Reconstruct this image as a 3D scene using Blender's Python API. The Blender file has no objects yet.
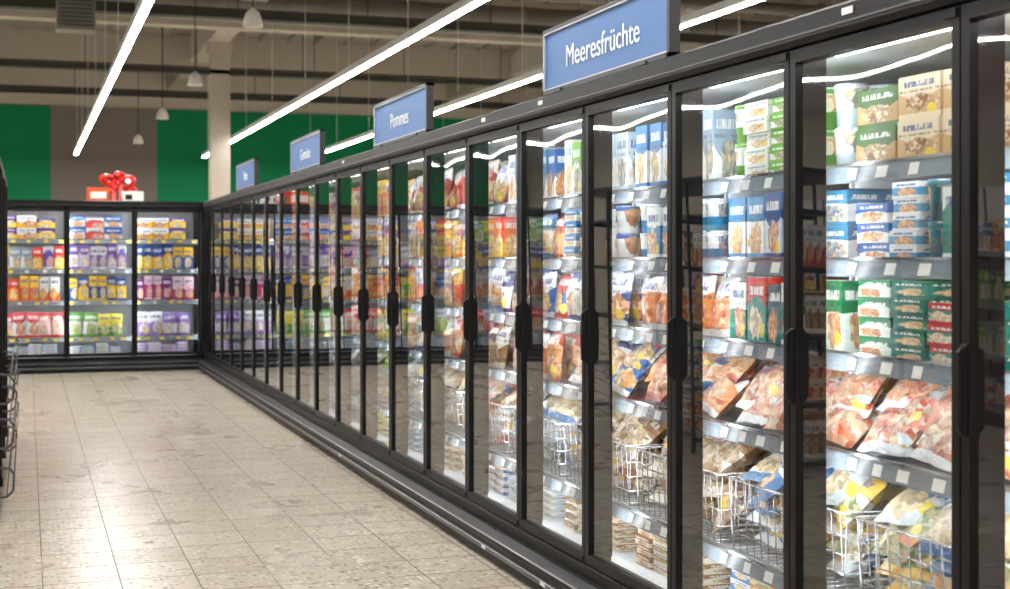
import bpy, math, random
from mathutils import Matrix, Vector, Euler, noise
random.seed(7)
scene = bpy.context.scene
try:
    scene.view_settings.view_transform = 'Standard'
except Exception as e:
    print(e)

# ------------------------------------------------------------------ helpers
def lin(c):
    return c/12.92 if c <= 0.04045 else ((c+0.055)/1.055)**2.4
def hx(h):
    return tuple(lin(int(h[i:i+2], 16)/255) for i in (0, 2, 4))
def link(o, parent=None):
    scene.collection.objects.link(o)
    if parent is not None:
        o.parent = parent
    return o
def empty(name, loc=(0, 0, 0), rz=0):
    e = bpy.data.objects.new(name, None)
    e.location = loc
    e.rotation_euler = (0, 0, rz)
    e.empty_display_size = 0.1
    return link(e)

class MB:
    def __init__(s):
        s.v = []; s.f = []; s.m = []; s.uv = []; s.c = []; s.sm = []
    def face(s, idx, mat=0, uv=None, cols=None, smooth=False):
        s.f.append(idx); s.m.append(mat); s.sm.append(smooth)
        s.uv.append(uv if uv else [(0, 0)]*len(idx))
        s.c.append(cols)
    def box(s, x0, x1, y0, y1, z0, z1, mat=0, M=None, cols=None):
        b = len(s.v)
        P = [(x0,y0,z0),(x1,y0,z0),(x1,y1,z0),(x0,y1,z0),(x0,y0,z1),(x1,y0,z1),(x1,y1,z1),(x0,y1,z1)]
        for p in P:
            s.v.append(tuple(M @ Vector(p)) if M is not None else p)
        q = [(0,0),(1,0),(1,1),(0,1)]
        for f in ((0,1,5,4),(1,2,6,5),(2,3,7,6),(3,0,4,7),(4,5,6,7),(3,2,1,0)):
            s.face([b+i for i in f], mat, q, cols)
    def prism(s, poly, x0, x1, mat=0):
        b = len(s.v); n = len(poly)
        for x in (x0, x1):
            for (y, z) in poly:
                s.v.append((x, y, z))
        for i in range(n):
            j = (i+1) % n
            s.face([b+i, b+j, b+n+j, b+n+i], mat)
        s.face([b+i for i in range(n)][::-1], mat)
        s.face([b+n+i for i in range(n)], mat)
    def lathe(s, prof, n=16, mat=0, M=None, cols=None, cap=True):
        b = len(s.v)
        for (r, z) in prof:
            for i in range(n):
                a = 2*math.pi*i/n
                p = Vector((r*math.cos(a), r*math.sin(a), z))
                s.v.append(tuple(M @ p) if M is not None else tuple(p))
        L = len(prof)
        for k in range(L-1):
            for i in range(n):
                j = (i+1) % n
                s.face([b+k*n+i, b+k*n+j, b+(k+1)*n+j, b+(k+1)*n+i], mat,
                       [(i/n*2 % 1.0001, k/(L-1)), ((i+1)/n*2 % 1.0001, k/(L-1)), ((i+1)/n*2 % 1.0001, (k+1)/(L-1)), (i/n*2 % 1.0001, (k+1)/(L-1))], cols, True)
        if cap:
            s.face([b+i for i in range(n)][::-1], mat, None, cols)
            s.face([b+(L-1)*n+i for i in range(n)], mat, None, cols)
    def torus(s, R, r, mat, M, n=20, m=10):
        b = len(s.v)
        for i in range(n):
            a = 2*math.pi*i/n
            for j in range(m):
                c = 2*math.pi*j/m
                p = Vector(((R+r*math.cos(c))*math.cos(a), r*math.sin(c)*1.6, (R+r*math.cos(c))*math.sin(a)))
                s.v.append(tuple(M @ p))
        for i in range(n):
            for j in range(m):
                i2 = (i+1) % n; j2 = (j+1) % m
                s.face([b+i*m+j, b+i*m+j2, b+i2*m+j2, b+i2*m+j], mat, None, None, True)
    def tube(s, p0, p1, r, mat=0, n=6):
        p0 = Vector(p0); p1 = Vector(p1); d = p1-p0
        q = d.to_track_quat('Z', 'Y').to_matrix().to_4x4()
        s.lathe([(r, 0), (r, d.length)], n, mat, Matrix.Translation(p0) @ q)
    def path(s, pts, r, mat=0, n=6):
        for a, b in zip(pts[:-1], pts[1:]):
            s.tube(a, b, r, mat, n)
    def mesh(s, name, mats):
        me = bpy.data.meshes.new(name)
        me.from_pydata(s.v, [], s.f)
        for m in mats:
            me.materials.append(m)
        me.polygons.foreach_set('material_index', s.m)
        me.polygons.foreach_set('use_smooth', s.sm)
        uvl = me.uv_layers.new(name='UVMap')
        flat = []
        for u in s.uv:
            for a in u: flat += [a[0], a[1]]
        uvl.data.foreach_set('uv', flat)
        if any(c is not None for c in s.c):
            for ci, nm in enumerate(('c1', 'c2', 'c3')):
                at = me.color_attributes.new(nm, 'FLOAT_COLOR', 'CORNER')
                arr = []
                for f, c in zip(s.f, s.c):
                    cc = c if c is not None else ((1,1,1),(1,1,1),(1,1,1),0)
                    arr += [*cc[ci], cc[3]]*len(f)
                at.data.foreach_set('color', arr)
        me.update()
        return me
    def obj(s, name, mats, parent=None):
        return link(bpy.data.objects.new(name, s.mesh(name, mats)), parent)

class NT:
    def __init__(s, name):
        s.mat = bpy.data.materials.new(name); s.mat.use_nodes = True
        s.t = s.mat.node_tree; s.t.nodes.clear()
        s.out = s.t.nodes.new('ShaderNodeOutputMaterial')
    def n(s, typ, **kw):
        nd = s.t.nodes.new(typ)
        for k, v in kw.items(): setattr(nd, k, v)
        return nd
    def l(s, a, b): s.t.links.new(a, b)
    def math(s, op, a, b=None, c=None):
        nd = s.n('ShaderNodeMath', operation=op)
        for i, x in enumerate((a, b, c)):
            if x is None: continue
            if isinstance(x, (int, float)): nd.inputs[i].default_value = x
            else: s.l(x, nd.inputs[i])
        return nd.outputs[0]
    def mix(s, f, a, b):
        nd = s.n('ShaderNodeMix', data_type='RGBA')
        for i, x in ((0, f), (6, a), (7, b)):
            if isinstance(x, (int, float)): nd.inputs[i].default_value = x
            elif isinstance(x, tuple): nd.inputs[i].default_value = (*x, 1)
            else: s.l(x, nd.inputs[i])
        return nd.outputs[2]
    def bsdf(s, col=(.5,.5,.5), rough=.5, metal=0, **kw):
        b = s.n('ShaderNodeBsdfPrincipled')
        if isinstance(col, tuple): b.inputs['Base Color'].default_value = (*col, 1)
        else: s.l(col, b.inputs['Base Color'])
        if isinstance(rough, (int, float)): b.inputs['Roughness'].default_value = rough
        else: s.l(rough, b.inputs['Roughness'])
        b.inputs['Metallic'].default_value = metal
        for k, v in kw.items(): b.inputs[k].default_value = v
        s.l(b.outputs[0], s.out.inputs[0])
        return b

def plain(name, col, rough=.5, metal=0, var=.08, scale=8, **kw):
    m = NT(name)
    tc = m.n('ShaderNodeTexCoord'); nz = m.n('ShaderNodeTexNoise')
    nz.inputs['Scale'].default_value = scale; nz.inputs['Detail'].default_value = 3
    m.l(tc.outputs['Object'], nz.inputs['Vector'])
    c = m.mix(nz.outputs[0], tuple(x*(1-var) for x in col), tuple(min(1, x*(1+var)) for x in col))
    m.bsdf(c, rough, metal, **kw)
    return m.mat
def emis(name, col, st):
    m = NT(name); e = m.n('ShaderNodeEmission')
    e.inputs[0].default_value = (*col, 1); e.inputs[1].default_value = st
    m.l(e.outputs[0], m.out.inputs[0]); return m.mat

SPL = {'Specular IOR Level': .18}
BLACK = plain('black_powder_coat', (.007,.007,.008), .4, **SPL)
BLACK2 = plain('black_plastic', (.009,.009,.010), .5, **SPL)
GREYM = plain('grey_metal_trim', (.11,.11,.115), .35, .6)
WHITEI = plain('freezer_liner', (.72,.75,.78), .4)
SHELF = plain('shelf_enamel', (.55,.59,.63), .35)
RAIL = plain('price_rail', (.20,.24,.28), .25, 0)
LABEL = plain('paper_label', (.82,.82,.79), .6)
YLABEL = plain('yellow_price_label', hx('f0d040'), .6)
CHROME = plain('chrome_wire', (.62,.63,.65), .25, 1)
LED = emis('cabinet_led', (.93,.97,1.0), 25)
SHELF_FILL = emis('shelf_fill_glow', (.94,.98,1.0), 17)  # added glow under the shelves, brightens the packages evenly
TUBE = emis('strip_tube', (1.0,.98,.945), 84)

def glass_mat():
    m = NT('door_glass')
    t = m.n('ShaderNodeBsdfTransparent'); t.inputs[0].default_value = (.97,.985,.98,1)
    g = m.n('ShaderNodeBsdfGlossy'); g.inputs['Roughness'].default_value = .02
    f = m.n('ShaderNodeFresnel'); f.inputs[0].default_value = 1.45
    mx = m.n('ShaderNodeMixShader')
    # insulated glazing: several surfaces -> about twice the single-surface reflectance
    m.l(m.math('MINIMUM', m.math('MULTIPLY', f.outputs[0], 2.1), .9), mx.inputs[0])
    m.l(t.outputs[0], mx.inputs[1]); m.l(g.outputs[0], mx.inputs[2])
    m.l(mx.outputs[0], m.out.inputs[0]); return m.mat
GLASS = glass_mat()

def pack_mat(name, bag=False, clear=False):
    m = NT(name)
    uv = m.n('ShaderNodeUVMap'); sep = m.n('ShaderNodeSeparateXYZ'); m.l(uv.outputs[0], sep.inputs[0])
    U, V = sep.outputs[0], sep.outputs[1]
    a1 = m.n('ShaderNodeAttribute', attribute_name='c1'); a2 = m.n('ShaderNodeAttribute', attribute_name='c2'); a3 = m.n('ShaderNodeAttribute', attribute_name='c3')
    seed = a1.outputs['Alpha']
    comb = m.n('ShaderNodeCombineXYZ')
    m.l(m.math('ADD', U, m.math('MULTIPLY', seed, 37.0)), comb.inputs[0]); m.l(V, comb.inputs[1])
    nz = m.n('ShaderNodeTexNoise'); nz.inputs['Scale'].default_value = 5; nz.inputs['Detail'].default_value = 3
    m.l(comb.outputs[0], nz.inputs['Vector'])
    vo = m.n('ShaderNodeTexVoronoi'); vo.inputs['Scale'].default_value = 11 if not clear else 8
    m.l(comb.outputs[0], vo.inputs['Vector'])
    vs = m.n('ShaderNodeSeparateColor'); m.l(vo.outputs['Color'], vs.inputs[0])
    mp = m.n('ShaderNodeMapping'); mp.inputs['Scale'].default_value = (22, 4, 1); m.l(comb.outputs[0], mp.inputs[0])
    tn = m.n('ShaderNodeTexNoise'); tn.inputs['Scale'].default_value = 1; tn.inputs['Detail'].default_value = 1
    m.l(mp.outputs[0], tn.inputs['Vector'])
    def rng(x, lo, hi): return m.math('MULTIPLY', m.math('GREATER_THAN', x, lo), m.math('LESS_THAN', x, hi))
    bandlo = m.math('ADD', .45, m.math('MULTIPLY', seed, .29))
    amp = m.math('MULTIPLY', m.math('SUBTRACT', m.math('FRACT', m.math('MULTIPLY', seed, 7.3)), .5), .5)
    wob = m.math('MULTIPLY', m.math('SINE', m.math('MULTIPLY', U, 3.1)), amp)
    band = m.math('GREATER_THAN', m.math('SUBTRACT', V, wob), bandlo)
    cxu = m.math('ADD', .35, m.math('MULTIPLY', m.math('FRACT', m.math('MULTIPLY', seed, 13.7)), .35))
    du = m.math('SUBTRACT', U, cxu); dv = m.math('SUBTRACT', V, .34)
    dist = m.math('SQRT', m.math('ADD', m.math('MULTIPLY', du, du), m.math('MULTIPLY', m.math('MULTIPLY', dv, dv), 2.2)))
    dist = m.math('ADD', dist, m.math('MULTIPLY', m.math('SUBTRACT', nz.outputs[0], .5), .6))
    food = m.math('LESS_THAN', dist, .36 if not clear else .62)
    fc = m.mix(vs.outputs[0], a3.outputs['Color'], (.85,.66,.4))
    sc = m.n('ShaderNodeMix', data_type='RGBA', blend_type='MULTIPLY'); sc.inputs[0].default_value = .85
    m.l(fc, sc.inputs[6])
    shade = m.math('ADD', .4, m.math('MULTIPLY', vs.outputs[1], .75))
    cs = m.n('ShaderNodeCombineColor'); [m.l(shade, cs.inputs[i]) for i in range(3)]
    m.l(cs.outputs[0], sc.inputs[7])
    base = m.mix(band, a1.outputs['Color'], a2.outputs['Color'])
    base = m.mix(food, base, sc.outputs[2])
    stripe = m.math('MULTIPLY', rng(V, .0, .13), m.math('GREATER_THAN', seed, .4))
    base = m.mix(stripe, base, a2.outputs['Color'])
    bd = m.math('SQRT', m.math('ADD', m.math('POWER', m.math('SUBTRACT', U, .8), 2.0), m.math('POWER', m.math('SUBTRACT', V, .22), 2.0)))
    badge = m.math('MULTIPLY', m.math('LESS_THAN', bd, .11), m.math('GREATER_THAN', m.math('FRACT', m.math('MULTIPLY', seed, 5.1)), .55))
    base = m.mix(badge, base, (.85,.62,.05))
    txt = m.math('MULTIPLY', rng(V, .74, .87), rng(U, .12, .88))
    txt = m.math('MULTIPLY', txt, m.math('GREATER_THAN', tn.outputs[0], .45))
    bw = m.n('ShaderNodeRGBToBW'); m.l(a2.outputs['Color'], bw.inputs[0])
    tcol = m.mix(m.math('GREATER_THAN', bw.outputs[0], .45), (.92,.92,.9), (.05,.09,.3))
    base = m.mix(m.math('MULTIPLY', txt, .9), base, tcol)
    t2 = m.math('MULTIPLY', rng(V, .62, .67), m.math('GREATER_THAN', tn.outputs[0], .52))
    base = m.mix(m.math('MULTIPLY', t2, .7), base, (.05,.05,.08))
    b = m.bsdf(base, .42 if not bag else .28)
    if bag:
        b.inputs['Coat Weight'].default_value = .8; b.inputs['Coat Roughness'].default_value = .1
        tc = m.n('ShaderNodeTexCoord'); n2 = m.n('ShaderNodeTexNoise'); n2.inputs['Scale'].default_value = 32; n2.inputs['Detail'].default_value = 4; n2.inputs['Distortion'].default_value = .8
        m.l(tc.outputs['Object'], n2.inputs['Vector'])
        bp = m.n('ShaderNodeBump'); bp.inputs['Strength'].default_value = .65; bp.inputs['Distance'].default_value = .015
        m.l(n2.outputs[0], bp.inputs['Height']); m.l(bp.outputs[0], b.inputs['Normal']); m.l(bp.outputs[0], b.inputs['Coat Normal'])
        if clear:
            f = m.math('MULTIPLY', m.math('GREATER_THAN', n2.outputs[0], .58), .4)
            m.l(m.mix(f, base, (.85,.87,.9)), b.inputs['Base Color'])
    return m.mat
CARTON = pack_mat('printed_carton')
BAG = pack_mat('printed_film_bag', True)
CLEAR = pack_mat('clear_film_bag', True, True)
PM = [CARTON, BAG, CLEAR]

# ------------------------------------------------------------------ camera
F = 1424.0
TH = math.atan(478/F)
CAMH = 1.316
cam = bpy.data.cameras.new('camera'); co = link(bpy.data.objects.new('camera', cam))
co.location = (0, 0, CAMH); co.rotation_euler = (math.pi/2, 0, -TH)
cam.sensor_width = 36; cam.lens = F/1010*36
cam.shift_y = -37.5/1010
cam.clip_start = .05; cam.clip_end = 200
cam.dof.use_dof = True; cam.dof.focus_distance = 5.4; cam.dof.aperture_fstop = 4.2
scene.camera = co

# ------------------------------------------------------------------ room
def floor_mat():
    m = NT('terrazzo_tiles')
    tc = m.n('ShaderNodeTexCoord'); sep = m.n('ShaderNodeSeparateXYZ'); m.l(tc.outputs['Object'], sep.inputs[0])
    T = .3
    fx = m.math('DIVIDE', m.math('ADD', sep.outputs[0], 30-.06), T); fy = m.math('DIVIDE', m.math('ADD', sep.outputs[1], 30), T)
    cx = m.math('FLOOR', fx); cy = m.math('FLOOR', fy)
    def edge(f, w):
        r = m.math('FRACT', f)
        return m.math('LESS_THAN', m.math('MINIMUM', r, m.math('SUBTRACT', 1.0, r)), w)
    gr = m.math('MAXIMUM', edge(fx, .010), edge(fy, .015))
    cb = m.n('ShaderNodeCombineXYZ'); m.l(cx, cb.inputs[0]); m.l(cy, cb.inputs[1])
    wn = m.n('ShaderNodeTexWhiteNoise'); m.l(cb.outputs[0], wn.inputs[0])
    base = m.mix(wn.outputs[0], hx('aca08f'), hx('bdb3a3'))
    v1 = m.n('ShaderNodeTexVoronoi'); v1.inputs['Scale'].default_value = 40; m.l(tc.outputs['Object'], v1.inputs[0])
    v2 = m.n('ShaderNodeTexVoronoi'); v2.inputs['Scale'].default_value = 20; m.l(tc.outputs['Object'], v2.inputs[0])
    s1 = m.n('ShaderNodeSeparateColor'); m.l(v1.outputs['Color'], s1.inputs[0])
    s2 = m.n('ShaderNodeSeparateColor'); m.l(v2.outputs['Color'], s2.inputs[0])
    k1 = m.math('MULTIPLY', m.math('LESS_THAN', v1.outputs['Distance'], .4), m.math('GREATER_THAN', s1.outputs[0], .72))
    k2 = m.math('MULTIPLY', m.math('LESS_THAN', v2.outputs['Distance'], .34), m.math('GREATER_THAN', s2.outputs[0], .76))
    k3 = m.math('MULTIPLY', m.math('LESS_THAN', v1.outputs['Distance'], .4), m.math('LESS_THAN', s1.outputs[0], .22))
    c = m.mix(m.math('MULTIPLY', k1, .8), base, hx('5c5144'))
    c = m.mix(m.math('MULTIPLY', k2, .6), c, hx('7e705c'))
    c = m.mix(m.math('MULTIPLY', k3, .75), c, hx('e6e0d4'))
    c = m.mix(m.math('MULTIPLY', gr, .85), c, hx('564c3f'))
    nz = m.n('ShaderNodeTexNoise'); nz.inputs['Scale'].default_value = 1.3; nz.inputs['Detail'].default_value = 5; m.l(tc.outputs['Object'], nz.inputs[0])
    r = m.math('ADD', .20, m.math('MULTIPLY', nz.outputs[0], .18)); r = m.math('ADD', r, m.math('MULTIPLY', gr, .3))
    m.bsdf(c, r, **{'Specular IOR Level': .42})
    return m.mat
XL, XR, Y0, Y1, ZC = -8.0, 16.0, -5.0, 35.0, 5.9
def room_box(name, *a, mat):
    mb = MB(); mb.box(*a); return mb.obj(name, [mat])
room_box('floor', XL, XR, Y0, Y1, -.1, 0, mat=floor_mat())
CEIL = plain('ceiling_sheet', hx('7a746b'), .8)
room_box('ceiling', XL, XR, Y0, Y1, ZC, ZC+.1, mat=CEIL)
WB = plain('wall_plaster_beige', hx('aea496'), .8)
room_box('wall_left', XL-.1, XL, Y0, Y1, 0, ZC, mat=WB)
room_box('wall_right', XR, XR+.1, Y0, Y1, 0, ZC, mat=WB)
room_box('wall_front', XL, XR, Y0-.1, Y0, 0, ZC, mat=WB)
room_box('wall_back', XL, XR, Y1, Y1+.1, 0, ZC, mat=WB)
GREEN = plain('green_wall_panel', hx('007446'), .6, **{'Specular IOR Level': .2}); TAUPE = plain('taupe_wall_panel', hx('6d645c'), .7)
mb = MB()
mb.box(XL, .53, Y1-.05, Y1, 0, 4.85, 0)
mb.box(.53, 2.95, Y1-.05, Y1, 0, 4.85, 1)
mb.box(2.95, XR, Y1-.05, Y1, 0, 4.85, 0)
mb.obj('trim_wall_back_panels', [GREEN, TAUPE])
BEAM = plain('concrete_beam', hx('a39a8d'), .75); DUCT = plain('dark_duct', hx('38342f'), .5, .3)
mb = MB()
for y in (6, 12.0, 18, 24, 30):
    mb.box(XL, XR, y, y+.35, 5.15, ZC)
for x in (-4.0, 3.2, 10.2):
    mb.box(x, x+.4, Y0, Y1, 5.35, ZC)
mb.obj('trim_ceiling_beams', [BEAM])
mb = MB()
for x in [XL+.6*i for i in range(41)]:
    mb.box(x, x+.06, Y0, Y1, ZC-.05, ZC)
mb.obj('trim_ceiling_ribs', [CEIL])
mb = MB()
for y, z, h in ((15, 4.85, .08), (21.5, 4.9, .14), (27, 4.75, .08), (33, 4.95, .14)):
    mb.box(XL, XR, y, y+.25, z, z+.015); mb.box(XL, XR, y, y+.012, z, z+h); mb.box(XL, XR, y+.24, y+.25, z, z+h)
    for i in range(12):
        x = XL+1+2*i
        mb.box(x, x+.015, y+.1, y+.115, z, ZC)
mb.obj('cable_tray', [DUCT])
mb = MB()
for y, z, r in ((10.5, 5.0, .05), (19, 5.05, .09), (28.5, 5.0, .07)):
    mb.tube((XL, y, z), (XR, y, z), r, 0, 12)
    for i in range(8):
        mb.tube((XL+1.5+3*i, y, z), (XL+1.5+3*i, y, ZC), .012)
mb.obj('ceiling_pipe', [plain('painted_pipe', hx('59534b'), .5)])
mb = MB()
for y, z, Rr in ((22.8, 5.3, .25), (13.5, 5.45, .2)):
    for i in range(24):
        mb.lathe([(Rr, 0), (Rr, .96), (Rr+.02, .965), (Rr+.02, .995), (Rr, 1.0)], 20, 0, Matrix.Translation((XL+i, y, z)) @ Matrix.Rotation(math.pi/2, 4, 'Y'), None, False)
    for i in range(6):
        mb.box(XL+2+4*i, XL+2.03+4*i, y-.01, y+.02, z+.2, ZC)
mb.obj('ventilation_duct', [plain('galvanised_duct', hx('8a8780'), .4, .4)])
mb = MB()
mb.box(3.26, 3.62, 27, 27.36, 0, 5.35)
mb.box(3.22, 3.66, 26.96, 27.4, 5.15, 5.35)
mb.box(3.2, 3.68, 26.94, 27.42, 0, .15)
mb.obj('concrete_column', [BEAM])
e = empty('ceiling_fan_heater', (.62, 20, 4.35))
mb = MB(); mb.box(-.25, .25, -.2, .2, 0, .55)
for i in range(9):
    mb.box(-.22, .22, -.225, -.2, .04+.055*i, .065+.055*i, 1)
mb.tube((-.2, 0, .55), (-.2, 0, 1.55), .012, 1); mb.tube((.2, 0, .55), (.2, 0, 1.55), .012, 1)
mb.obj('housing', [plain('heater_grey', hx('807c75'), .5), GREYM], e)

HOUS = plain('lamp_housing', (.6,.6,.58), .5)
for x in (1.03, 3.83, 6.14, -2.6, -5.4, 9.3, 12.6):
    e = empty('linear_ceiling_light', (x, 0, 3.6))
    mb = MB()
    mb.prism([(-.04, 0), (.04, 0), (.05, .03), (.05, .08), (-.05, .08), (-.05, .03)], 0, 1)
    mb.v = [(v[1], (v[0]*36.5)-3.5, v[2]) for v in mb.v]
    mb.m = [0]*len(mb.m)
    mb.box(-.035, .035, -3.5, 33, -.012, 0, 1)
    for i in range(13):
        mb.tube((0, -3+3*i*.98, .08), (0, -3+3*i*.98, ZC-3.6), .004, 0)
    mb.obj('luminaire', [HOUS, TUBE], e)
for y in (14.7, 20, 25, 30.6):
    e = empty('hanging_speaker', (2.2, y, 3.68))
    mb = MB()
    mb.lathe([(.10, 0), (.105, .02), (.09, .09), (.065, .15), (.03, .18), (.01, .2)], 18)
    mb.tube((0, 0, .19), (0, 0, ZC-3.68), .007, 1)
    mb.obj('bell', [plain('speaker_white', (.6,.57,.52), .4), BLACK2], e)

# ------------------------------------------------------------------ freezer module (shared meshes)
W = .75; DT = 1.877; DB = .177; HT = 1.965; DEP = .92
LEV = [.36, .767, 1.04, 1.30, 1.557]
LEVB = [.38, .80, 1.165, 1.51]
MY = .095
def mk_cabinet():
    mb = MB()
    mb.box(0, W, .84, DEP, 0, HT-.02, 0)
    mb.box(0, W, .82, .84, .16, 1.86, 1)
    mb.box(0, W, .05, DEP, 1.90, HT-.02, 0)
    mb.box(0, W, .05, .84, 1.87, 1.90, 1)
    mb.box(0, W, .05, .84, .12, .17, 1)
    mb.box(0, W, .0, .84, .0, .12, 4)
    mb.prism([(-.015, DT+.004), (.05, DT+.004), (.05, HT), (.0, HT), (-.02, HT-.012), (-.02, DT+.02)], 0, W, 0)
    mb.box(0, W, -.0225, -.0195, DT+.03, DT+.034, 2)
    mb.prism([(-.005, .12), (.05, .12), (.05, DB-.006), (0, DB-.006), (-.005, DB-.012)], 0, W, 0)
    mb.prism([(-.08, .012), (0, .012), (0, .125), (-.03, .125), (-.07, .10), (-.08, .085)], 0, W, 4)
    mb.prism([(-.0725, .099), (-.068, .102), (-.068, .106), (-.0745, .102)], 0, W, 2)
    mb.prism([(-.086, .045), (-.08, .04), (-.08, .065), (-.086, .06)], 0, W, 2)
    mb.box(0, W, -.06, 0, 0, .012, 4)
    for x0, x1, xa, xb in ((0, .026, 0, .012), (W-.026, W, W-.012, W)):
        mb.box(x0, x1, .045, MY, DB-.01, DT+.01, 0)
        mb.box(x0, x1, MY, MY+.004, .2, 1.86, 0)
        mb.box(xa, xb, MY+.004, MY+.006, .22, 1.84, 3)
    mb.box(.05, W-.05, .11, .125, 1.860, 1.868, 3)
    return mb.mesh('freezer_cabinet', [BLACK, WHITEI, GREYM, LED, BLACK2])
def mk_frame():
    mb = MB(); g = .003; t = .032
    mb.box(g, t, 0, .042, DB, DT); mb.box(W-t, W-g, 0, .042, DB, DT)
    mb.box(t, W-t, 0, .042, DB, DB+.035); mb.box(t, W-t, 0, .042, DT-.035, DT)
    mb.box(W-.06, W-.01, -.006, .0, DB+.004, DB+.024); mb.box(W-.06, W-.01, -.006, .0, DT-.024, DT-.004)
    return mb.mesh('door_frame', [BLACK])
def mk_handle():
    mb = MB(); x = .016
    prof = [(.001, .922), (-.012, .925), (-.021, .935), (-.023, 1.02), (-.021, 1.105), (-.012, 1.115), (.001, 1.118)]
    mb.prism(prof, x-.006, x+.006)
    mb.prism([(y*.45, (z-1.02)*1.06+1.02) for y, z in prof], x-.011, x+.010)
    return mb.mesh('door_handle', [BLACK2])
def mk_glass():
    mb = MB(); nx, nz = 16, 30; x0, x1, z0, z1 = .03, W-.03, DB+.033, DT-.033
    for j in range(nz+1):
        for i in range(nx+1):
            u, v = i/nx, j/nz
            bul = -.0020*(1-(2*u-1)**2)*(1-(2*v-1)**4)
            mb.v.append((x0+(x1-x0)*u, .012+bul+.0003*math.sin(u*11+v*5), z0+(z1-z0)*v))
    for j in range(nz):
        for i in range(nx):
            a = j*(nx+1)+i
            mb.face([a, a+1, a+nx+2, a+nx+1], 0, None, None, True)
    return mb.mesh('door_glass', [GLASS])
def mk_shelves(levels, yellow):
    mb = MB(); rnd = random.Random(3)
    for z in levels:
        mb.box(.005, W-.005, .18, .78, z-.016, z, 0)
        mb.prism([(.158, z-.038), (.17, z-.038), (.182, z+.008), (.17, z+.008)], .0, W, 1)
        mb.box(0, W, .167, .17, z+.008, z+.016, 3)
        mb.box(.03, W-.03, .183, .195, z-.020, z-.0165, 5)  # added fill strip below the shelf front, lights packages from above
        x = .03
        while x < W-.06:
            w = rnd.choice((.04, .045, .05))
            M = Matrix.Translation((x, .1625, z-.032)) @ Matrix.Rotation(-.25, 4, 'X')
            mb.box(0, w, -.004, 0, 0, .032, 4 if (yellow and rnd.random() < .6) else 2, M)
            x += w+rnd.uniform(.05, .16)
        for x in (.01, W-.02):
            mb.box(x, x+.01, .2, .78, z-.05, z-.018, 0)
    for x in (0.0, W-.02):
        mb.box(x, x+.02, .79, .82, .17, 1.85, 0)
    return mb.mesh('freezer_shelves', [SHELF, RAIL, LABEL, CHROME, YLABEL, SHELF_FILL])
def mk_basket():
    mb = MB(); r = .0024
    xa, xb, ya, yb, za, zb = .045, W-.045, .2, .7, .372, .60
    def ring(z, rr, g=0):
        mb.path([(xa-g, ya-g, z), (xb+g, ya-g, z), (xb+g, yb, z), (xa-g, yb, z), (xa-g, ya-g, z)], rr, 0, 5)
    for i, z in enumerate((za, za+.055, za+.11, za+.165)): ring(z, r, i*.003)
    ring(zb, .004, .014)
    n = 14
    for i in range(n+1):
        x = xa+(xb-xa)*i/n
        mb.tube((x, ya, za), (x, ya-.014, zb), r, 0, 5)
        mb.tube((x, ya, za), (x, yb, za), r, 0, 5)
    for i in range(11):
        y = ya+(yb-ya)*i/10
        mb.tube((xa, y, za), (xa-.014, y, zb), r, 0, 5); mb.tube((xb, y, za), (xb+.014, y, zb), r, 0, 5)
    return mb.mesh('wire_basket', [CHROME])
def mk_stickers():
    mb = MB()
    mb.box(.3, .35, -.0235, -.022, 1.925, 1.942); mb.box(.5, .55, -.0875, -.0855, .047, .062)
    return mb.mesh('stickers', [LABEL])
ME = dict(cabinet=mk_cabinet(), door_frame=mk_frame(), handle=mk_handle(), door_glass=mk_glass())
SHM = mk_shelves(LEV, False); SHB = mk_shelves(LEVB, True)
MBASK = mk_basket(); MSTK = mk_stickers()

# ------------------------------------------------------------------ packages
def C(a, b, c): return (hx(a), hx(b), hx(c))
def add_bag(mb, M, w, d, h, cols, mat, nx=8, nz=8, sd=0):
    for side in (-1, 1):
        b = len(mb.v)
        for j in range(nz+1):
            for i in range(nx+1):
                u, v = i/nx, j/nz
                t = (1-abs(2*u-1)**4)*(1-abs(2*v-1)**3.5)
                n = noise.noise(Vector((u*3+sd*9, v*3+side*5, sd*3)))
                y = side*(d/2*t*(1+.55*n)+.001)
                inx = 1-.06*math.sin(math.pi*v)
                x = (u-.5)*w*inx + .006*noise.noise(Vector((v*6, sd*7, side)))
                z = v*h + .01*noise.noise(Vector((u*5, sd*5, 3)))
                mb.v.append(tuple(M @ Vector((x, y, z))))
        for j in range(nz):
            for i in range(nx):
                a = b+j*(nx+1)+i
                idx = [a, a+1, a+nx+2, a+nx+1]
                uv = [(i/nx, j/nz), ((i+1)/nx, j/nz), ((i+1)/nx, (j+1)/nz), (i/nx, (j+1)/nz)]
                if side > 0: idx = idx[::-1]; uv = uv[::-1]
                mb.face(idx, mat, uv, cols, True)
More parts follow.
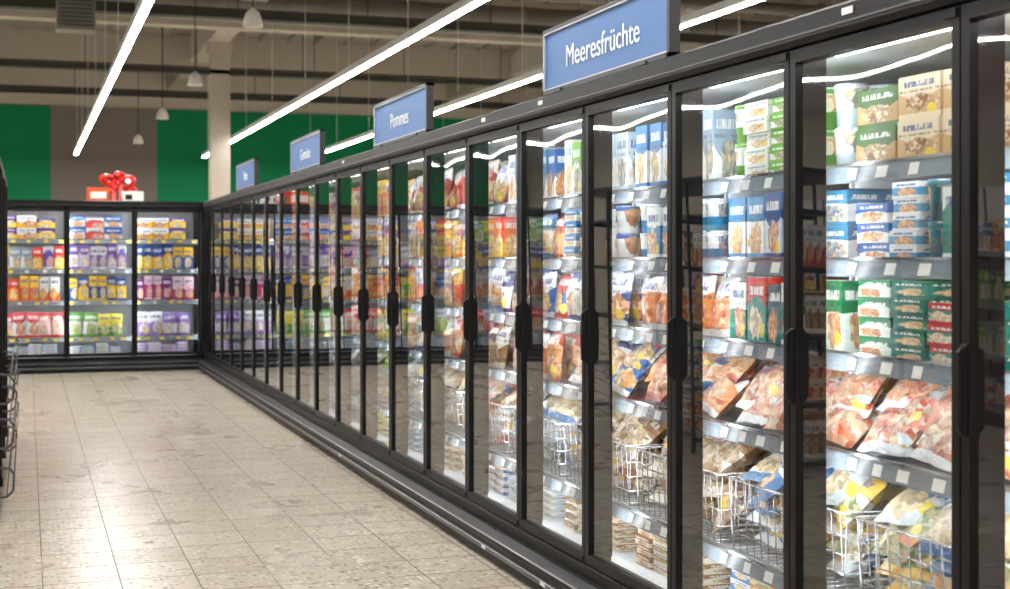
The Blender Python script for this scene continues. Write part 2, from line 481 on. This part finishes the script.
def fill(mb, R, kind, pals, z, hi=1.0, fine=True, H=.215):
    x = .028; xe = W-.028
    g = 8 if fine else 4
    last = None
    while x < xe-.05:
        pal = R.choice([p for p in pals if p is not last] or pals); last = pal; sd = R.random()
        cols = (*pal, sd); kk = kind
        if kind == 'mix': kk = R.choice(('box', 'stack', 'tub', 'wide'))
        if kk == 'box':
            w, d, h = R.uniform(.08, .125), .10, R.uniform(.84, .99)*H
        elif kk == 'wide':
            w, d, h = R.uniform(.17, .21), .11, R.uniform(.38, .47)*H
        elif kk == 'stack':
            w, d, h = R.uniform(.12, .17), .16, H/R.choice((4, 5))-.003
        elif kk == 'tub':
            w, d, h = R.uniform(.085, .10), .1, H/2-.006
        elif kk in ('bag', 'clear'):
            w, d, h = R.uniform(.12, .16), R.uniform(.05, .07), R.uniform(.88, .99)*H
        elif kk in ('heap', 'clearheap'):
            w, d, h = R.uniform(.19, .23), .055, .17
        reps = 1 if kk in ('heap', 'clearheap', 'stack') else R.choice((1, 1, 2, 2))
        for rep in range(reps):
            if x+w > xe+.01: x = 9; break
            cx = x+w/2
            if kk in ('box', 'wide'):
                for r in range(3):
                    for k in range(2 if kk == 'wide' else 1):
                        M = Matrix.Translation((cx, .19+r*(d+.006)+R.uniform(0, .008), z+.001+k*(h+.001))) @ Matrix.Rotation(R.uniform(-.03, .03), 4, 'Z')
                        mb.box(-w/2+.002, w/2-.002, 0, d, 0, h, 0, M, cols)
            elif kk == 'stack':
                n = int(H/(h+.001))
                if R.random() < .4: n -= 1
                for r in range(2):
                    for k in range(n):
                        M = Matrix.Translation((cx+R.uniform(-.004, .004), .19+r*(d+.006)+R.uniform(0, .012), z+.001+k*(h+.001)))
                        mb.box(-w/2+.003, w/2-.003, 0, d, 0, h, 0, M, cols)
            elif kk == 'tub':
                for r in range(3):
                    for k in range(2):
                        M = Matrix.Translation((cx, .24+r*(d+.004), z+.001+k*(h+.002))) @ Matrix.Rotation(-1.5, 4, 'Z')
                        rr = w/2-.002
                        mb.lathe([(rr*.82, 0), (rr*.95, h*.8), (rr, h*.82), (rr, h*.97), (rr*.94, h)], 16 if fine else 10, 0, M, cols)
            elif kk in ('bag', 'clear'):
                for r in range(3):
                    M = Matrix.Translation((cx+R.uniform(-.008, .008), .228+r*(d+.015), z+.003)) @ Matrix.Rotation(R.uniform(-.12, .12), 4, 'Z') @ Matrix.Rotation(R.uniform(-.25, -.05), 4, 'X') @ Matrix.Rotation(R.uniform(-.06, .06), 4, 'Y')
                    add_bag(mb, M, w*1.08, d*1.1, h, cols, 1 if kk == 'bag' else 2, g, g, R.random()*20)
            else:
                # heap of plump bags reclining against the ones behind
                for k in range(4):
                    for r in range(2):
                        M = Matrix.Translation((cx+R.uniform(-.012, .012), .215+r*.19+k*.022, z+.02+k*.034)) @ Matrix.Rotation(R.uniform(-.25, .25), 4, 'Z') @ Matrix.Rotation(-.78+R.uniform(-.12, .12), 4, 'X') @ Matrix.Rotation(R.uniform(-.12, .12), 4, 'Y')
                        add_bag(mb, M, w*1.08, .07, h*1.0, (*R.choice(pals), R.random()), 1 if kk == 'heap' else 2, g, g, R.random()*20)
            x += w+.003
        x += .002
def fill_basket(mb, R, pals, clear, fine=True, z0=.40):
    g = 8 if fine else 4
    for k in range(5):
        for ix in range(3):
            for iy in range(2):
                cols = (*R.choice(pals), R.random())
                M = Matrix.Translation((.16+ix*.215+R.uniform(-.02, .02), .24+iy*.22+R.uniform(-.01, .02), z0+.01+k*.048)) @ Matrix.Rotation(R.uniform(-.5, .5), 4, 'Z') @ Matrix.Rotation(-.95+R.uniform(-.3, .3), 4, 'X') @ Matrix.Rotation(R.uniform(-.2, .2), 4, 'Y')
                add_bag(mb, M, R.uniform(.19, .23), .07, .19, cols, 2 if (clear and R.random() < .6) else 1, g, g, R.random()*20)

Wt='eceeee'
P = dict(
 kraft=[C('b9935c','3f6a2c','8a5a2a'), C('cda877','e4d4b4','9a5a2a'), C('a98650','5c8a34','c9832a'), C('c8a060','e9e0c8','6f8f3c')],
 whiteblue=[C(Wt,'1560ac','e07a34'), C('c8dcea','1f5296','d9642a'), C(Wt,'2a86b2','5f90b8'), C('3a96c4','e9eef0','e69050'), C(Wt,'2f86c0','e8a050'), C(Wt,'dfe8ee','d86030')],
 teal=[C('0a6c78','085468','d9582a'), C('0c8474','e0eeea','d13a26'), C('e2ece2','1f7f4a','e06a3a'), C('1466a0',Wt,'e7a060'), C('0c8a80','c02020','e8e0d0'), C('087a6a','0a6a5c','e8c090')],
 salmon=[C('e0a896','e6e6e6','dc4a1c'), C('e67a54','dde2e6','d03408'), C('e8b8a4','c8d2dc','dc5428'), C('cc7a6a','ececec','b83424')],
 seawhite=[C(Wt,'1f5d9c','d0bfa0'), C('e8e8e2','e9b92a','4f8a3a'), C('cfdae0','2b72a8','dcc090'), C('eedc9a','e07d1e','6a922a'), C('2f78b8',Wt,'e0a050')],
 greenwhite=[C(Wt,'6cb132','8a8a70'), C('d8e2c4','4b8e2e','c09a58'), C(Wt,'e6f0da','d8b060'), C(Wt,'c8d8e0','7aa0b4')],
 coolwhite=[C(Wt,'9ab0c6','7f95aa'), C('d6dfe8','2b5f98','a99a80'), C('bccad6',Wt,'5a7a98'), C(Wt,'3f80b8','c8a878')],
 orangebag=[C('e08440','e9e5df','dc5410'), C('e6a068','c04420','e06a28'), C('ecdccb','1d5f9e','e9803a'), C('d8a878','a5341c','d07a30')],
 brown=[C('8f683c','e9e2d4','7a4a20'), C('b48f60','6b3a1a','a9743a'), C('e2d8c6','98632a','8a5a2c')],
 bluebag=[C('174f98','dfe6ec','e07a34'), C('1f69b2',Wt,'e09a4a'), C(Wt,'174088','c06a2a'), C('1d5aa8','c83a2a','e8b060')],
 red=[C('c22020','e0d0b8','e09040'), C('d83420','f0b828','983010'), C('b01522',Wt,'e8a050')],
 dark=[C('2a2f3a','b5432c','c9905a'), C('5b2a22','d9a03a','b0683a'), C('20304a','d8d8d8','d08050')],
 yellow=[C('f4c010','e8352c','f0d080'), C('f7cc2a','5a2a8a','e9d8a0'), C('f2b000',Wt,'c95a1a')],
 purple=[C('5c2f98','e8dcf0','e090b8'), C('7a4cb8','f4d02a','efe6dc'), C('4a1f80',Wt,'c090dc')],
 orange=[C('f06808','f8c830','d8300c'), C('f27818','c8181c','f6d890'), C('ee5a0a',Wt,'f0a020')],
 yb=[C('f4c010','1448a0','f0e0b0'), C('1a52b0','f7c82a','e9e0c0'), C('f1c020','0f3f90','fff0a8')],
 magenta=[C('c0186c','f0d0e2','f3a0c8'), C('d02080','6a1a70','f0c8d8')],
 redwhite=[C('e22a2a',Wt,'f09090'), C(Wt,'d8202a','e87070'), C('f0c8c8','c41822','f0b0b0')],
 lgreen=[C('7fb830',Wt,'b9d880'), C(Wt,'4aa028','98c860'), C('3f982c','f4e020','c8e090')],
 violetwhite=[C(Wt,'6c44a0','a890c8'), C('d8c8ec','7a52b0',Wt), C('8a68c0',Wt,'d0c0e8')],
 multi=[C('f4c010','e8352c','f0d080'), C('5c2f98','e8dcf0','e090b8'), C('3f982c','f4e020','c8e090'), C('e22a2a',Wt,'f09090'), C(Wt,'1560ac','e07a34')],
)
P['mixsea'] = P['whiteblue']+P['teal'][:2]
P['pyw'] = P['purple']+P['yellow'][:1]+P['coolwhite'][:1]
TH_ = {
 -3: ['red','bag:red','bag:dark','box:whiteblue','tub:greenwhite'],
 -2: ['seawhite','bag:salmon','bag:red','box:whiteblue','box:red'],
 -1: ['dark','heap:salmon','bag:red','stack:dark','bag:redwhite'],
 0: ['seawhite','clearheap:salmon','stack:teal','mix:mixsea','wide:kraft'],
 1: ['seawhite','clearheap:salmon','box:teal','mix:whiteblue','mix:greenwhite'],
 2: ['brown','heap:orangebag','bag:orangebag','mix:mixsea','box:coolwhite'],
 3: ['brown','heap:bluebag','bag:bluebag','mix:whiteblue','box:greenwhite'],
 4: ['coolwhite','bag:orangebag','bag:bluebag','bag:orangebag','box:whiteblue'],
 5: ['bluebag','bag:brown','bag:bluebag','box:yellow','bag:red'],
 6: ['brown','bag:orangebag','bag:red','bag:orange','bag:red'],
 7: ['coolwhite','bag:orangebag','box:orange','box:dark','bag:red'],
 8: ['lgreen','bag:lgreen','box:red','box:yellow','box:orange'],
 9: ['coolwhite','bag:redwhite','bag:orange','box:purple','box:yellow'],
 10: ['coolwhite','box:lgreen','bag:orange','box:multi','box:yellow'],
 11: ['coolwhite','box:orange','bag:yb','box:yellow','box:purple'],
 12: ['lgreen','bag:lgreen','box:orange','box:yb','box:yellow'],
 13: ['coolwhite','bag:violetwhite','bag:yb','box:yellow','box:lgreen'],
 14: ['lgreen','bag:lgreen','box:magenta','box:multi','box:yellow'],
 15: ['coolwhite','box:coolwhite','bag:orange','box:yellow','box:multi'],
 16: ['coolwhite','bag:lgreen','box:yellow','box:orange','box:yellow'],
 17: ['coolwhite','bag:redwhite','bag:multi','box:magenta','box:lgreen'],
 18: ['coolwhite','bag:lgreen','box:yb','box:multi','box:yellow'],
}
def module(loc, rz, theme, fine, seed, back=False, sticker=False):
    e = empty('glass_door_freezer', loc, rz)
    for nm, me in ME.items():
        link(bpy.data.objects.new(nm, me), e)
    link(bpy.data.objects.new('shelves', SHB if back else SHM), e)
    if sticker: link(bpy.data.objects.new('stickers', MSTK), e)
    R = random.Random(seed)
    mb = MB()
    if not back:
        link(bpy.data.objects.new('wire_basket', MBASK), e)
        fill_basket(mb, R, P[theme[0]], True, bool(fine))
        for lv, sp in zip(LEV[1:], theme[1:]):
            k, p = sp.split(':')
            fill(mb, R, k, P[p], lv, 1.0, bool(fine), .222 if lv < 1.5 else .255)
        fill(mb, R, 'stack', P[theme[0]], .172, 1, False, .15)
    else:
        for lv, sp in zip(LEVB, theme[1:]):
            k, p = sp.split(':')
            fill(mb, R, k, P[p], lv, 1.0, False, .305)
        fill(mb, R, 'stack', P[theme[0]], .172, 1, False, .15)
    o = mb.obj('frozen_food_packages', PM)
    o.location = loc; o.rotation_euler = (0, 0, rz)
    return e
XF = 1.97; S0 = 2.683
for k in range(-3, 19):
    module((XF, S0+W*(k+1), 0), -math.pi/2, TH_[k], k < 7, 100+k, False, k in (0, 3, 4, 8))
YB = 16.96
bt = [['violetwhite','bag:violetwhite','box:magenta','box:yb','wide:yellow'],
      ['coolwhite','bag:lgreen','box:yb','box:violetwhite','wide:multi'],
      ['coolwhite','bag:redwhite','box:orange','box:pyw','wide:yellow'],
      ['coolwhite','bag:lgreen','box:multi','box:purple','wide:multi'],
      ['coolwhite','bag:redwhite','box:red','box:yb','box:lgreen'],
      ['coolwhite','bag:redwhite','box:red','box:yb','box:lgreen']]
for i, t in enumerate(bt):
    module((1.93-W*(i+1), YB, 0), 0, t, False, 300+i, True)
mb = MB()
mb.box(1.935, 1.965, YB-.02, YB+DEP, 0, HT-.005)
mb.box(1.97, XF+DEP, 16.935, YB+DEP, 0, HT-.005)
mb.obj('freezer_corner_panel', [BLACK])
mb = MB(); mb.box(1.975, XF+DEP, S0-3*W-.04, S0-3*W-.004, 0, HT-.005)
mb.obj('freezer_end_panel', [BLACK])

# ------------------------------------------------------------------ signs
SB = plain('sign_blue', hx('3a6aa6'), .45, var=.02); SF = plain('sign_frame_grey', (.03,.03,.033), .4, .3); ST = plain('sign_lettering', (.88,.88,.88), .5)
SE = plain('sign_edge_light', (.5,.52,.55), .35, .2)
for yc, txt in ((4.81, 'Meeresfr\u00fcchte'), (7.77, 'Pommes'), (10.62, 'Gem\u00fcse'), (13.7, 'Pizza')):
    e = empty('aisle_category_sign', (1.995, yc, HT+.002))
    L, H = 1.2, .26
    mb = MB()
    mb.box(-.012, .012, -L/2+.01, L/2-.01, .012, H-.01, 0)
    mb.box(-.02, .02, -L/2, L/2, 0, .016, 1); mb.box(-.02, .02, -L/2, L/2, H-.016, H, 1)
    mb.box(-.02, .02, -L/2, -L/2+.02, 0, H, 1); mb.box(-.02, .02, L/2-.016, L/2, 0, H, 1)
    for y in (-.4, .4): mb.box(-.03, .03, y-.03, y+.03, -.002, .008, 1)
    for a in ((-L/2+.02, L/2-.016, .016, .021), (-L/2+.02, L/2-.016, H-.021, H-.016), (L/2-.022, L/2-.016, .016, H-.016)):
        mb.box(-.0215, -.0125, *a, 2)
    mb.obj('panel', [SB, SF, SE], e)
    cu = bpy.data.curves.new('lettering', 'FONT'); cu.body = txt
    cu.size = .12; cu.align_x = 'CENTER'; cu.align_y = 'CENTER'; cu.extrude = .0008
    cu.materials.append(ST)
    t = link(bpy.data.objects.new('lettering', cu), e)
    t.location = (-.014, 0, H*.47); t.rotation_euler = (math.pi/2, 0, -math.pi/2)

# ------------------------------------------------------------------ bow display on back freezer
e = empty('red_bow_display', (1.0, YB+.35, HT+.002))
REDM = plain('red_satin', hx('e02418'), .3); ORG = plain('orange_card', hx('e0581c'), .5)
mb = MB()
mb.box(-.34, -.08, -.1, .1, 0, .16, 1); mb.box(-.30, -.12, -.103, -.1, .03, .11, 2)
mb.box(.05, .30, -.1, .1, 0, .12, 2); mb.box(.09, .17, -.103, -.1, .02, .08, 3)
T = Matrix.Translation; Ry = lambda a: Matrix.Rotation(a, 4, 'Y'); Rz = lambda a: Matrix.Rotation(a, 4, 'Z')
for x, z, R_, r_, a, b_ in ((-.10, .25, .055, .036, .3, .3), (.10, .22, .066, .042, -.5, -.25), (.03, .30, .045, .03, .2, .9), (.17, .13, .045, .028, .6, .2), (-.04, .15, .04, .028, -.4, -.8)):
    mb.torus(R_, r_, 0, T((x, -.02, z)) @ Ry(a) @ Rz(b_) @ Matrix.Diagonal((1.2, 1, .8, 1)))
mb.lathe([(.035*math.sin(math.pi*i/8)+.001, -.035*math.cos(math.pi*i/8)) for i in range(9)], 14, 2, T((.12, -.09, .23)))
mb.lathe([(.042*math.sin(math.pi*i/8)+.001, -.042*math.cos(math.pi*i/8)) for i in range(9)], 14, 0, T((0, -.05, .21)))
mb.prism([(-.06, .20), (-.05, .20), (-.09, .0), (-.10, .0)], -.06, -.015, 0)
mb.prism([(-.06, .20), (-.05, .20), (-.10, .0), (-.11, .0)], .02, .065, 0)
mb.obj('bow', [REDM, ORG, LABEL, BLACK2], e)

# ------------------------------------------------------------------ left gondola rack
DKW = plain('dark_wire', (.09,.09,.095), .35, .7)
e = empty('wire_shelf_rack', (-.135, 7.45, 0))
mb = MB()
for y in (0, 1.2, 2.4, 3.6):
    mb.box(-.03, 0, y, y+.04, .03, 1.84, 0)
    mb.box(-1.0, -.97, y, y+.04, .03, 1.84, 0)
    for z in (.1, .45, .85, 1.25, 1.6): mb.box(-1.0, 0, y+.01, y+.03, z-.03, z, 0)
    mb.tube((-.015, y+.02, 0), (-.015, y+.02, .05), .02, 0, 10); mb.tube((-.985, y+.02, 0), (-.985, y+.02, .05), .02, 0, 10)
mb.box(-1.0, 0, 0, 3.64, 1.82, 1.85, 0)
for z in (.1, .45, .85, 1.25, 1.6):
    for i in range(20): mb.tube((-.98+.05*i, 0, z), (-.98+.05*i, 3.6, z), .003, 1, 5)
for z in (.16, .40, .62):
    for y in (0.0, 1.8, 3.6):
        mb.path([(-.02, y, z+.12), (.055, y, z+.11), (.075, y, z+.08), (.07, y, z), (.04, y, z-.03), (-.02, y, z-.03)], .006, 1, 8)
    for dz, x in ((.11, .055), (.04, .074), (-.03, .04)):
        mb.tube((x, 0, z+dz), (x, 3.6, z+dz), .004, 1, 6)
mb.obj('rack_frame', [BLACK2, DKW], e)
def rack_goods(x, y0, n, zs, pals, seed):
    R = random.Random(seed); mb = MB()
    for j in range(n):
        for z in zs:
            sub = MB(); fill(sub, R, R.choice(('box', 'box', 'wide')), P[R.choice(pals)], z, 1.0, False, .26)
            M = Matrix.Translation((x, y0+j*.76, 0)) @ Matrix.Rotation(math.pi/2, 4, 'Z')
            b = len(mb.v)
            mb.v += [tuple(M @ Vector(v)) for v in sub.v]
            for f, m_, u, c, s_ in zip(sub.f, sub.m, sub.uv, sub.c, sub.sm): mb.face([b+i for i in f], m_, u, c, s_)
    return mb.obj('grocery_packages', PM)
rack_goods(-.19+.02, 7.52, 4, (.105, .455, .855, 1.255), ('brown', 'red', 'multi'), 55)

# unseen gondola shelving left of the aisle, added for the door glass to reflect
e = empty('unseen_gondola_for_reflections', (-2.9, 1.0, 0))
mb = MB(); GS = plain('gondola_cream', hx('cfc8ba'), .5)
zs = (.15, .55, .95, 1.35)
for i in range(13):
    y = i*1.14
    mb.box(-.62, -.56, y-.02, y+.02, 0, 1.9, 1)
    for z in zs: mb.box(-.56, -.06, y-.006, y+.006, z-.06, z-.025, 1)
mb.box(-.60, -.57, 0, 13.68, .05, 1.9, 0)
for z in zs:
    mb.box(-.57, -.02, 0, 13.68, z-.025, z, 0); mb.box(-.02, -.01, 0, 13.68, z-.035, z+.01, 2)
mb.box(-.57, -.04, 0, 13.68, 0, .12, 1)
mb.obj('gondola_frame', [GS, BLACK2, RAIL], e)
rack_goods(-2.9+.15-.02, 1.02, 18, (.151, .551, .951, 1.351), ('multi', 'yellow', 'red', 'brown', 'orange', 'greenwhite', 'whiteblue'), 77)  # out-of-view goods, added to colour the door reflections

# ------------------------------------------------------------------ world
w = bpy.data.worlds.new('world'); scene.world = w; w.use_nodes = True
w.node_tree.nodes['Background'].inputs[0].default_value = (1, .93, .82, 1)
w.node_tree.nodes['Background'].inputs[1].default_value = .4
